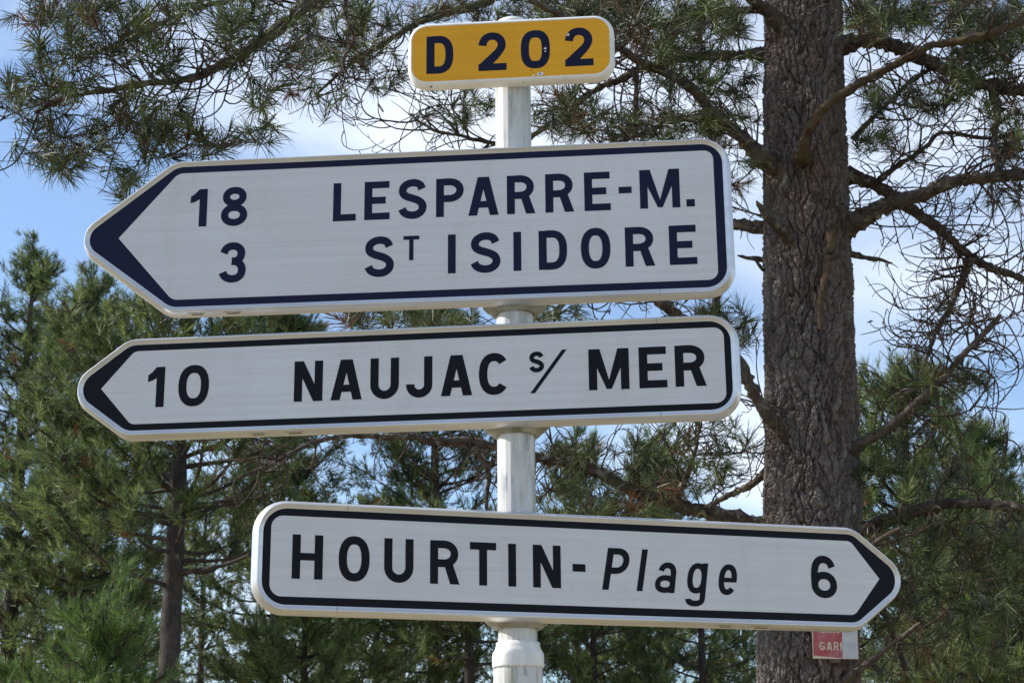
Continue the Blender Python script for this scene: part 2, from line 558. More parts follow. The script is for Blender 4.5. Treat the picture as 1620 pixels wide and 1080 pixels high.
def draw(gl, ch, x0, x1, z0, z1, t):
    w, h = x1 - x0, z1 - z0
    a = t / 2
    tb = t * 0.92                                           # bars a little thinner than stems
    X = lambda u: x0 + u * w
    Z = lambda v: z0 + v * h
    IX = lambda u: x0 + a + u * (w - t)                     # inset centre line
    IZ = lambda v: z0 + a * 0.95 + v * (h - t * 0.95)
    cx, cz = (x0 + x1) / 2, (z0 + z1) / 2
    ip = lambda pts: cr2([(IX(u), IZ(v)) for u, v in pts])
    if ch in 'O0':
        gl.stroke(sup(cx, cz, w / 2 - a, h / 2 - a, 0, 354, 60, 2.35 if ch == 'O' else 2.7), t, True)
    elif ch == 'I':
        gl.rect(x0, z0, x1, z1)
    elif ch in '-.':
        gl.rect(x0, z0, x1, z1)
    elif ch == 'L':
        gl.rect(x0, z0, x0 + t, z1); gl.rect(x0 + t * .9, z0, x1, z0 + tb)
    elif ch == 'E':
        gl.rect(x0, z0, x0 + t, z1)
        gl.rect(x0 + t * .9, z0, x1, z0 + tb)
        gl.rect(x0 + t * .9, z1 - tb, x1 - w * .02, z1)
        gl.rect(x0 + t * .9, cz - tb / 2 + h * .005, x1 - w * .16, cz + tb / 2 + h * .005)
    elif ch == 'T' or ch == 't':
        gl.rect(x0, z1 - tb, x1, z1); gl.rect(cx - a, z0, cx + a, z1 - tb * .9)
    elif ch == 'H':
        gl.rect(x0, z0, x0 + t, z1); gl.rect(x1 - t, z0, x1, z1)
        gl.rect(x0 + t * .9, cz - tb * .45, x1 - t * .9, cz + tb * .5)
    elif ch == 'N':
        gl.rect(x0, z0, x0 + t, z1); gl.rect(x1 - t, z0, x1, z1)
        gl.poly([(x0, z1), (x0 + t * 1.12, z1), (x1, z0), (x1 - t * 1.12, z0)])
    elif ch == 'M':
        gl.rect(x0, z0, x0 + t * .98, z1); gl.rect(x1 - t * .98, z0, x1, z1)
        q = t * .30
        gl.poly([(x0, z1), (x0 + t * 1.32, z1), (cx + q, z0 + h * .02), (cx - q, z0 + h * .02)])
        gl.poly([(x1, z1), (x1 - t * 1.32, z1), (cx - q, z0 + h * .02), (cx + q, z0 + h * .02)])
    elif ch == 'A':
        th, p = t * 1.1, t * .72
        gl.poly([(x0, z0), (x0 + th, z0), (cx - p + th, z1), (cx - p, z1)])
        gl.poly([(x1 - th, z0), (x1, z0), (cx + p, z1), (cx + p - th, z1)])
        gl.rect(x0 + w * .2, Z(.20), x1 - w * .2, Z(.20) + tb * .95)
    elif ch == 'U':
        r_ = (w - t) / 2
        gl.stroke([(IX(0), z1)] + [(IX(0), z0 + a + r_ * 1.05 + (z1 - z0 - a - r_ * 1.05) * .5)] + sup(cx, z0 + a + r_ * 1.05, r_, r_ * 1.05, 180, 360, 24, 2.0) + [(IX(1), cz + h * .1), (IX(1), z1)], t)
    elif ch == 'J':
        r_ = (w - t) / 2
        gl.stroke([(IX(1), z1), (IX(1), cz)] + sup(cx, z0 + a + r_, r_, r_, 0, -185, 26, 2.0), t)
    elif ch == 'C':
        gl.stroke(sup(cx + w * .03, cz, w / 2 - a + w * .03, h / 2 - a, 40, 320, 46, 2.35), t)
    elif ch == 'D':
        gl.rect(x0, z0, x0 + t, z1)
        f_ = .42
        gl.stroke([(x0 + t * .8, z1 - tb / 2), (X(f_), z1 - tb / 2)] + sup(X(f_), cz, x1 - a - X(f_), h / 2 - tb / 2, 88, -88, 36, 2.6) + [(X(f_), z0 + tb / 2), (x0 + t * .8, z0 + tb / 2)], t * .97)
    elif ch in 'PR':
        gl.rect(x0, z0, x0 + t, z1)
        zm = Z(.385) if ch == 'P' else Z(.39)
        f_ = .45
        cz2 = (zm + z1) / 2
        gl.stroke([(x0 + t * .8, z1 - tb / 2), (X(f_), z1 - tb / 2)] + sup(X(f_), cz2, x1 - a - X(f_) - (w * .035 if ch == 'R' else 0), (z1 - zm) / 2 - tb / 2, 88, -88, 30, 2.15) + [(X(f_), zm + tb / 2), (x0 + t * .8, zm + tb / 2)], t * .95)
        if ch == 'R':
            gl.poly([(X(.46), zm + tb * .6), (X(.46) + t * 1.05, zm + tb * .75), (x1, z0), (x1 - t * 1.16, z0)])
    elif ch == 'S' or ch == 's':
        gl.stroke(ip([(.97, .80), (.87, .925), (.70, .985), (.50, 1.0), (.28, .97), (.09, .88), (.03, .755), (.09, .645), (.27, .57), (.5, .52), (.73, .465), (.92, .38), (1.0, .265), (.95, .13), (.76, .03), (.5, 0), (.26, .03), (.09, .10), (.0, .205)]), t)
    elif ch == '/':
        q = w * .125
        gl.poly([(x0, z0), (x0 + q, z0), (x1, z1), (x1 - q, z1)])
    elif ch == '1':
        gl.rect(x1 - t * 1.02, z0, x1, z1)
        gl.poly([(x1 - t * .9, z1), (x1 - t * 1.05, z1), (x0 + w * .22, Z(.865)), (x0, Z(.805)), (x0, Z(.63)), (x0 + w * .3, Z(.67)), (x1 - t * .9, Z(.745))])
    elif ch == '2':
        pts = ip([(.0, .70), (.04, .82), (.16, .93), (.34, .99), (.5, 1.0), (.68, .98), (.86, .90), (.955, .78), (.955, .66), (.88, .55), (.76, .45), (.62, .345)])
        gl.stroke(pts, t)
        gl.poly([(IX(.76) - t * .42, IZ(.45) + t * .30), (IX(.76) + t * .36, IZ(.45) - t * .40), (x0 + t * 1.45, z0 + tb * .6), (x0 + t * .25, z0 + tb * .55), (x0, z0 + tb * .85)])
        gl.rect(x0, z0, x1, z0 + tb)
        gl.poly([(x0, z0 + tb * .8), (x0 + t * 1.7, z0 + tb * .8), (IX(.76) - t * .2, IZ(.38)), (IX(.45), IZ(.36))])
    elif ch == '3':
        gl.stroke(ip([(.03, .79), (.14, .92), (.32, .985), (.5, 1.0), (.72, .975), (.9, .88), (.945, .76), (.88, .63), (.72, .555), (.46, .535)]), t)
        gl.stroke(ip([(.46, .535), (.74, .51), (.93, .41), (1.0, .275), (.95, .13), (.77, .03), (.5, 0), (.26, .03), (.09, .10), (.0, .205)]), t)
    elif ch == '8':
        gl.stroke(sup(cx, Z(.745), w * .455 - a, h * .255 - a * .95, 0, 354, 40, 2.1), t * .95, True)
        gl.stroke(sup(cx, Z(.28), w * .5 - a, h * .28 - a * .95, 0, 354, 40, 2.1), t * .95, True)
    elif ch == '6':
        gl.stroke(sup(cx, Z(.31), w * .5 - a, h * .31 - a * .95, 0, 354, 44, 2.1), t * .97, True)
        gl.stroke(ip([(.0, .26), (.0, .45), (.02, .66), (.10, .84), (.26, .96), (.48, 1.0), (.70, .975), (.86, .90), (.95, .775)]), t * .97)
    elif ch == 'G':
        gl.stroke(sup(cx, cz, w / 2 - a, h / 2 - a, 50, 340, 40, 2.2), t)
        gl.rect(x1 - t, z0 + h * .1, x1, cz); gl.rect(cx, cz - t, x1 - t * .9, cz)
    elif ch in 'plage':
        t = t * (.90 if ch in 'pl' else .80)
        sh = math.tan(R(9.8))
        gg = Glyph()
        lo = z0
        if ch == 'g': lo = z0 + h * .295
        hh = z1 - lo
        wu = w - sh * (z1 - z0) * (1.0 if ch in 'pl' else 0.70)
        ux0 = 0.0
        ux1 = wu
        if ch == 'p':
            draw(gg, 'P', ux0, ux1, z0, z1, t * .95)
        elif ch == 'l':
            gg.rect(ux0, z0, ux1, z1)
        elif ch == 'a':
            hx = hh
            gg.rect(ux1 - t * .93, z0, ux1, z0 + hx * .62)
            gg.stroke([(ux1 - t * .47, z0 + hx * .6)] + sup((ux0 + ux1) / 2 + t * .1, z0 + hx * .64, wu / 2 - t * .57, hx * .36 - t * .47, 5, 165, 24, 2.2), t * .93)
            gg.stroke(sup((ux0 + ux1) / 2 - t * .08, z0 + hx * .29, wu / 2 - t * .40, hx * .29 - t * .44, 0, 354, 36, 2.3), t * .88, True)
        elif ch == 'g':
            gg.rect(ux1 - t * .93, lo - h * .10, ux1, z1)
            gg.stroke(sup((ux0 + ux1) / 2, lo + hh * .5, wu / 2 - t * .46, hh / 2 - t * .46, 0, 354, 44, 2.3), t * .92, True)
            gg.stroke([(ux1 - t * .465, lo)] + [(ux1 - t * .465, lo - h * .06)] + sup((ux0 + ux1) / 2 - t * .02, z0 + h * .17, wu / 2 - t * .47, h * .17 - t * .46, 0, -180, 26, 2.2), t * .92)
        elif ch == 'e':
            gg.stroke(sup((ux0 + ux1) / 2, (z0 + z1) / 2, wu / 2 - t * .46, h / 2 - t * .46, 0, 318, 44, 2.3), t * .93)
            gg.rect(ux0 + t * .6, cz - t * .42, ux1 - t * .02, cz + t * .30)
        i = len(gl.V)
        gl.V += [(x0 + x + (z - z0) * sh * (1.0 if ch in 'pl' else 0.82), y, z) for x, y, z in gg.V]
        gl.F += [tuple(q + i for q in f) for f in gg.F]
        gl.k += gg.k


def letters(parent, rows, material, y, t, name='letter', zoff=0.0):
    for ch, x0, x1, z0, z1 in rows:
        gl = Glyph()
        tt = t
        if ch == 't': tt = t * .55
        if ch == 's': tt = t * .55
        draw(gl, ch, x0, x1, z0, z1, tt)
        o = mesh_obj(name, [(x, y + yy, z + zoff) for x, yy, z in gl.V], gl.F, material, parent)


# ------------------------------------------------------------------ boards
def rounded(poly, radii, n_=9):
    """convex polygon (counter-clockwise in x,z) with rounded corners"""
    out = []
    k = len(poly)
    for i in range(k):
        p = np.array(poly[i]); a = np.array(poly[i - 1]); b_ = np.array(poly[(i + 1) % k])
        u = (a - p) / np.linalg.norm(a - p); v = (b_ - p) / np.linalg.norm(b_ - p)
        r_ = radii[i]
        if r_ <= 1e-5:
            out += [tuple(p)] * 1
            continue
        half = math.acos(max(-1, min(1, float(u @ v)))) / 2
        d = r_ / math.tan(half)
        c = p + (u + v) / np.linalg.norm(u + v) * (r_ / math.sin(half))
        s, e = p + u * d, p + v * d
        a0 = math.atan2(*(s - c)[::-1]); a1 = math.atan2(*(e - c)[::-1])
        da = (a1 - a0 + math.pi) % (2 * math.pi) - math.pi
        for j in range(n_ + 1):
            q = a0 + da * j / n_
            out.append((c[0] + r_ * math.cos(q), c[1] + r_ * math.sin(q)))
    return out


def offset_poly(poly, d):
    k = len(poly)
    out = []
    for i in range(k):
        p = np.array(poly[i]); a = np.array(poly[i - 1]); b_ = np.array(poly[(i + 1) % k])
        e1 = (p - a) / np.linalg.norm(p - a); e2 = (b_ - p) / np.linalg.norm(b_ - p)
        n1 = np.array([e1[1], -e1[0]]); n2 = np.array([e2[1], -e2[0]])
        bis = n1 + n2
        bis = bis / (bis @ n1)
        out.append(tuple(p + bis * d))
    return out


def sheet(name, loop, y0, y1, material, parent):
    """thin plate: front face at y0 (towards the viewer), back at y1"""
    k = len(loop)
    V = [(x, y0, z) for x, z in loop] + [(x, y1, z) for x, z in loop]
    F = [tuple(range(k))] + [(j, j + k, (j + 1) % k + k, (j + 1) % k) for j in range(k)]
    return mesh_obj(name, V, F, material, parent)


def frame(name, poly, radii, profile, material, parent, back=True):
    rings = []
    for d, y in profile:
        lp = rounded(offset_poly(poly, d), [max(0.004, r_ + d) for r_ in radii])
        rings.append([(x, y, z) for x, z in lp])
    V, F = prism_ring(rings)
    k = len(rings[0])
    if back:
        F.append(tuple(range((len(rings) - 1) * k, len(rings) * k))[::-1])
    o = mesh_obj(name, V, F, material, parent, True)
    o.data.set_sharp_from_angle(angle=R(32))
    return o


ALU_PROFILE = [(-0.0020, -0.1080), (-0.0020, -0.1113), (0.0000, -0.1116), (0.0118, -0.1205), (0.0140, -0.1205), (0.0165, -0.1180), (0.0195, -0.1110), (0.0230, -0.1020), (0.0260, -0.0920), (0.0280, -0.0810), (0.0285, -0.0700)]


def clamp(parent, z):
    """bowl-shaped bracket gripping the post under the board"""
    V, F = lathe([(0.0690, z + 0.020), (0.116, z + 0.020), (0.118, z + 0.004), (0.110, z - 0.004), (0.099, z - 0.011), (0.090, z - 0.020), (0.082, z - 0.027), (0.0690, z - 0.027)], 48)
    V = [(x, -0.067 + (y + 0.067) * 0.45 if y < -0.067 else y, zz) for x, y, zz in V]
    o = mesh_obj('clamp', V, F, M['clamp'], parent, True)
    o.data.set_sharp_from_angle(angle=R(40))
    return o


def joint(parent, x, z, up):
    """hairline butt joint of the frame extrusion"""
    s = 1 if up else -1
    V = []
    for (d, y) in ((0.0002, -0.1120), (0.0130, -0.1211), (0.0197, -0.1110), (0.0285, -0.0800)):
        V += [(x - 0.0008, y - 0.0006, z + s * d), (x + 0.0008, y - 0.0006, z + s * d)]
    F = [(2 * i, 2 * i + 1, 2 * i + 3, 2 * i + 2) for i in range(3)]
    return mesh_obj('frame_joint', V, F, M['dark'], root_frame[parent.name])


def sticker(parent, x, z, w):
    """small maker's label on the underside"""
    def q(name, x0, x1, a, b_, lift, m_, par):
        p = [(0.0203, -0.1110), (0.0286, -0.0800)]
        def pt(xx, t):
            d = p[0][0] + (p[1][0] - p[0][0]) * t; y = p[0][1] + (p[1][1] - p[0][1]) * t
            return (xx, y - lift * 0.4, z - d - lift)
        return mesh_obj(name, [pt(x0, a), pt(x1, a), pt(x1, b_), pt(x0, b_)], [(0, 3, 2, 1)], m_, par)
    s = q('sticker', x, x + w, 0.15, 0.8, 0.0012, M['sticker'], parent)
    q('sticker_print', x + w * .2, x + w * .9, 0.35, 0.58, 0.0018, M['sticker_print'], s)


root_frame = {}


def board(name, label, psi, outer, orad, inner, irad, border, rows, t, vb):
    root = tag(empty(name, (PX, PY, 0), psi), label, 'road sign', 'direction signs on the post')
    fr = frame('frame', outer, orad, ALU_PROFILE, M['alu'], root)
    sheet('border', rounded(outer, orad), -0.1100, -0.1078, border, root)
    fc = sheet('face', rounded(inner, irad), -0.1108, -0.1099, M['white_sheet'], root)
    letters(fc, rows, border, -0.1115, t)
    clamp(root, vb - 0.016)
    root_frame[root.name] = fr
    return root


ROWS1 = [('1', -1.1974, -1.1341, 3.8540, 4.0025), ('8', -1.0811, -0.9807, 3.8512, 4.0056), ('L', -0.6595, -0.5744, 3.8525, 4.0025), ('E', -0.5429, -0.4487, 3.8525, 4.0025), ('S', -0.4175, -0.312, 3.8505, 4.0054), ('P', -0.2769, -0.1741, 3.8525, 4.0025), ('A', -0.1578, -0.0467, 3.8525, 4.0025), ('R', -0.0158, 0.0878, 3.8525, 4.0025), ('R', 0.1249, 0.2295, 3.8525, 4.0025), ('E', 0.2672, 0.3624, 3.8525, 4.0025), ('-', 0.3923, 0.4396, 3.9153, 3.9406), ('M', 0.4688, 0.6134, 3.8525, 4.0025), ('.', 0.6357, 0.6659, 3.8535, 3.8819),
         ('3', -1.08, -0.9791, 3.6310, 3.7860), ('S', -0.5393, -0.4307, 3.6310, 3.7860), ('t', -0.3961, -0.338, 3.6901, 3.784), ('I', -0.2326, -0.2042, 3.6335, 3.7830), ('S', -0.151, -0.0411, 3.6312, 3.7855), ('I', 0.0063, 0.0347, 3.6335, 3.7830), ('D', 0.0981, 0.201, 3.6335, 3.7830), ('O', 0.2507, 0.357, 3.6308, 3.7862), ('R', 0.4101, 0.5159, 3.6335, 3.7830), ('E', 0.5681, 0.6665, 3.6335, 3.7830)]
ROWS2 = [('1', -1.3296, -1.2674, 3.1765, 3.3270), ('O', -1.2154, -1.102, 3.1745, 3.3290), ('N', -0.788, -0.6834, 3.1768, 3.3265), ('A', -0.6537, -0.5403, 3.1768, 3.3265), ('U', -0.5101, -0.4065, 3.1750, 3.3265), ('J', -0.3802, -0.2857, 3.1750, 3.3265), ('A', -0.2548, -0.1429, 3.1768, 3.3265), ('C', -0.1184, -0.0162, 3.1748, 3.3285), ('s', 0.0608, 0.1142, 3.2515, 3.3274), ('/', 0.064, 0.1951, 3.1753, 3.3313), ('M', 0.2719, 0.4142, 3.1780, 3.3275), ('E', 0.449, 0.5468, 3.1785, 3.3280), ('R', 0.5753, 0.6836, 3.1790, 3.3285)]
ROWS3 = [('H', -0.8077, -0.705, 2.4945, 2.6420), ('O', -0.6517, -0.5469, 2.4920, 2.6440), ('U', -0.4972, -0.3967, 2.4930, 2.6420), ('R', -0.3391, -0.2368, 2.4942, 2.6420), ('T', -0.2, -0.107, 2.4940, 2.6415), ('I', -0.0644, -0.0366, 2.4940, 2.6410), ('N', 0.0237, 0.1239, 2.4940, 2.6412), ('-', 0.1667, 0.2135, 2.5537, 2.5801), ('p', 0.2728, 0.3838, 2.4945, 2.6410), ('l', 0.3994, 0.4464, 2.4940, 2.6412), ('a', 0.4668, 0.5527, 2.4907, 2.5985), ('g', 0.5765, 0.6687, 2.4469, 2.6003), ('e', 0.7017, 0.7839, 2.4908, 2.6003), ('6', 1.0671, 1.1687, 2.4925, 2.6451)]
ROWS4 = [('D', -0.316, -0.214, 4.4275, 4.5815), ('2', -0.1189, -0.0132, 4.4290, 4.5848), ('0', 0.0409, 0.1502, 4.4290, 4.5861), ('2', 0.2068, 0.3124, 4.4305, 4.5869)]

b1 = board('direction_sign', 'largest white arrow sign with blue lettering 18 LESPARRE-M. and 3 ST ISIDORE', R(-5.1905),
           [(0.7728, 3.5422), (0.7728, 4.0967), (-1.2550, 4.0967), (-1.6175, 3.8195), (-1.2550, 3.5422)], [0.078, 0.078, 0.080, 0.063, 0.080],
           [(0.7383, 3.5726), (0.7383, 4.0690), (-1.2500, 4.0690), (-1.4647, 3.8208), (-1.2500, 3.5726)], [0.034, 0.034, 0.045, 0.0, 0.045],
           M['navy'], ROWS1, 0.0290, 3.5422)
b2 = board('direction_sign', 'white arrow sign with black border reading 10 NAUJAC S/ MER, middle of the three boards', R(-6.4123),
           [(0.7750, 3.0898), (0.7750, 3.4159), (-1.4024, 3.4159), (-1.6198, 3.2529), (-1.4024, 3.0898)], [0.078, 0.078, 0.075, 0.068, 0.075],
           [(0.7496, 3.1159), (0.7496, 3.3900), (-1.3866, 3.3900), (-1.5048, 3.2529), (-1.3866, 3.1159)], [0.036, 0.036, 0.036, 0.0, 0.036],
           M['black'], ROWS2, 0.0300, 3.0898)
b3 = board('direction_sign', 'lowest white arrow sign pointing right, black lettering HOURTIN-Plage 6', R(16.1334),
           [(-0.9078, 2.4059), (1.2404, 2.4059), (1.4483, 2.5680), (1.2404, 2.7301), (-0.9078, 2.7301)], [0.082, 0.07, 0.070, 0.07, 0.082],
           [(-0.8795, 2.4351), (1.2323, 2.4351), (1.3395, 2.5692), (1.2323, 2.7032), (-0.8795, 2.7032)], [0.040, 0.034, 0.0, 0.034, 0.040],
           M['black'], ROWS3, 0.0278, 2.4059)
joint(b1, 0.53, 3.5422, False); joint(b1, 0.49, 4.0967, True)
joint(b2, 0.52, 3.0898, False); joint(b2, 0.515, 3.4159, True)
joint(b3, -0.655, 2.4059, False); joint(b3, -0.625, 2.7301, True)
sticker(b1, -1.19, 3.5422, 0.062); sticker(b1, -1.06, 3.5422, 0.07)
sticker(b2, -0.95, 3.0898, 0.06); sticker(b2, -0.82, 3.0898, 0.07)
sticker(b3, 0.70, 2.4059, 0.06); sticker(b3, 0.83, 2.4059, 0.07)
d2 = tag(empty('road_number_sign', (PX, PY, 0), R(-5.2085)), 'small yellow road number plate reading D 202 on top of the post', 'road sign')
OUT4 = [(0.3742, 4.3949), (0.3742, 4.6244), (-0.3717, 4.6244), (-0.3717, 4.3949)]
f4 = sheet('face', rounded(OUT4, [0.060] * 4), -0.1108, -0.1078, M['yellow_sheet'], d2)
frame('frame', OUT4, [0.060] * 4, [(-0.0005, -0.1080), (-0.0005, -0.1114), (0.0020, -0.1118), (0.0060, -0.1106), (0.0105, -0.1070), (0.0145, -0.1000), (0.0168, -0.0900), (0.0172, -0.0690)], M['white_frame'], d2)
letters(f4, ROWS4, M['navy'], -0.1115, 0.0305)
# paint chips down to bare metal
def chip(parent, cx, cz, rad, m_, y=-0.11255, k=9, name='paint_chip'):
    pts = []
    for i in range(k):
        a = 2 * math.pi * i / k
        q = rad * random.uniform(.55, 1.25)
        pts.append((cx + q * math.cos(a), cz + q * .8 * math.sin(a)))
    sheet(name, pts, y, y + 0.002, m_, parent)
chip(f4, 0.2187, 4.5599, 0.0085, M['chip']); chip(f4, 0.2170, 4.5610, 0.0035, M['sticker_print'], -0.1128)
chip(f4, 0.1324, 4.5080, 0.0060, M['chip']); chip(f4, 0.1330, 4.4960, 0.0040, M['chip'])
chip(f4, 0.1180, 4.4065, 0.0080, M['chip']); chip(f4, 0.1080, 4.4035, 0.0085, M['chip']); chip(f4, 0.1120, 4.4060, 0.0040, M['dark'], -0.1128)
chip(f4, 0.0880, 4.4000, 0.0045, M['chip']); chip(f4, 0.0804, 4.4212, 0.0028, M['rust'])


chip(f4, -0.298, 4.3800, 0.0065, M['dark'], -0.1016); chip(f4, -0.291, 4.3780, 0.0050, M['chip'], -0.1014)
chip(f4, 0.0500, 4.3805, 0.0035, M['dark'], -0.1016)


# ------------------------------------------------------------------ bark-covered trunk
def vor(u, v, period, seed):
    """2-D cellular noise, periodic in u: returns F2-F1 and cell id hash"""
    iu, iv = np.floor(u).astype(int), np.floor(v).astype(int)
    f1 = np.full(u.shape, 9.0); f2 = np.full(u.shape, 9.0); hid = np.zeros(u.shape)
    for du in (-1, 0, 1):
        for dv in (-1, 0, 1):
            cu, cv = iu + du, iv + dv
            hu = np.mod(cu, period)
            h1 = np.sin(hu * 127.1 + cv * 311.7 + seed) * 43758.5453; h1 -= np.floor(h1)
            h2 = np.sin(hu * 269.5 + cv * 183.3 + seed * 1.7) * 24634.6345; h2 -= np.floor(h2)
            d = np.hypot(cu + 0.1 + 0.8 * h1 - u, cv + 0.1 + 0.8 * h2 - v)
            near = d < f1
            f2 = np.where(near, f1, np.minimum(f2, d))
            hid = np.where(near, h1 * 0.5 + h2 * 0.5, hid)
            f1 = np.where(near, d, f1)
    return f2 - f1, hid


def bark_trunk(name, path, radii, seg, step, amp, cell, material, parent, seed=1.0):
    P = spline([(*p, r_) for p, r_ in zip(path, radii)], step)
    keep = np.ones(len(P), bool)                            # coarse where nothing is seen
    keep[(np.arange(len(P)) % 7 != 0) & ((P[:, 2] < 1.9) | (P[:, 2] > 6.6))] = False
    P = P[keep]
    C, rad = P[:, :3], P[:, 3]
    N = len(C)
    ang = np.linspace(0, 2 * math.pi, seg, endpoint=False)
    r0 = float(np.mean(rad))
    per = max(6, int(round(2 * math.pi * r0 / cell[0])))
    zz = np.cumsum(np.r_[0, np.linalg.norm(np.diff(C, axis=0), axis=1)])
    A, Zg = np.meshgrid(ang, zz)
    wob = 0.42 * np.sin(Zg * 7 + 3 * np.sin(A * 2)) + 0.25 * np.sin(Zg * 19 + 5 * A) + 0.12 * np.sin(Zg * 47 + 11 * A)
    u = np.mod(A / (2 * math.pi) * per + wob, per)
    F, hid = vor(u, Zg / cell[1] + 0.25 * np.sin(A * 9), per, seed)
    u2 = np.mod(A / (2 * math.pi) * per * 2 + wob * 2.2, per * 2)
    F2, hid2 = vor(u2, Zg / (cell[1] * 0.30), per * 2, seed + 5)
    u3 = np.mod(A / (2 * math.pi) * per * 4 + wob * 3, per * 4)
    F3, hid3 = vor(u3, Zg / (cell[1] * 0.11), per * 4, seed + 9)
    plate = np.clip(F / 0.20, 0, 1) ** 0.6
    plate2 = np.clip(F2 / 0.22, 0, 1) ** 0.7
    disp = amp * (0.72 * plate + 0.26 * plate2 + 0.14 * hid3 + 0.42 * (hid - 0.5) + 0.16 * (hid2 - .5) - 0.7) + amp * 0.07 * rng.standard_normal(A.shape)
    big = 0.03 * r0 * np.sin(A * 3 + 2 * Zg) + 0.025 * r0 * np.sin(A * 5 - 3.1 * Zg + 1)
    rr = rad[:, None] + disp + big
    V = C[:, None, :] + np.stack([rr * np.cos(A), rr * np.sin(A), np.zeros_like(A)], -1)
    tint = np.clip(0.05 + 0.45 * hid + 0.35 * hid2 + .25 * hid3, 0, 1)
    i = np.arange(N - 1)[:, None] * seg
    j = np.arange(seg)[None]
    j2 = (j + 1) % seg
    Q = np.stack([i + j, i + j2, i + seg + j2, i + seg + j], -1).reshape(-1, 4)
    return fast_mesh(name, V.reshape(-1, 3), Q, material, parent, True, tint.ravel())


# ------------------------------------------------------------------ the big pine beside the post
TY = 9.6
base_pt = at(1284, 1000, TY)
pine = tag(empty('pine_tree', (base_pt.x + 0.02, TY, 0)), 'big rough-barked pine right behind the signs, spreading over the whole top', 'tree')
OFF = Vector(pine.location)
def rel(p): return tuple(Vector(p) - OFF)

tp = [(base_pt.x + .03, TY, -0.05), (base_pt.x + .01, TY, 1.2), tuple(at(1283, 1080, TY)), tuple(at(1283, 900, TY)), tuple(at(1282, 700, TY)), tuple(at(1279, 480, TY)), tuple(at(1275, 300, TY)), tuple(at(1273, 120, TY)), tuple(at(1273, -60, TY)), tuple(at(1280, -400, TY)), tuple(at(1290, -800, TY))]
tr = [0.31, 0.27, 0.262, 0.257, 0.250, 0.240, 0.232, 0.224, 0.215, 0.185, 0.13]
bark_trunk('trunk', [rel(p) for p in tp], tr, 330, 0.0095, 0.046, (0.040, 0.19), M['bark'], pine, 2.3)
pine.children[0].data.polygons.foreach_set('use_smooth', np.zeros(len(pine.children[0].data.polygons), bool))

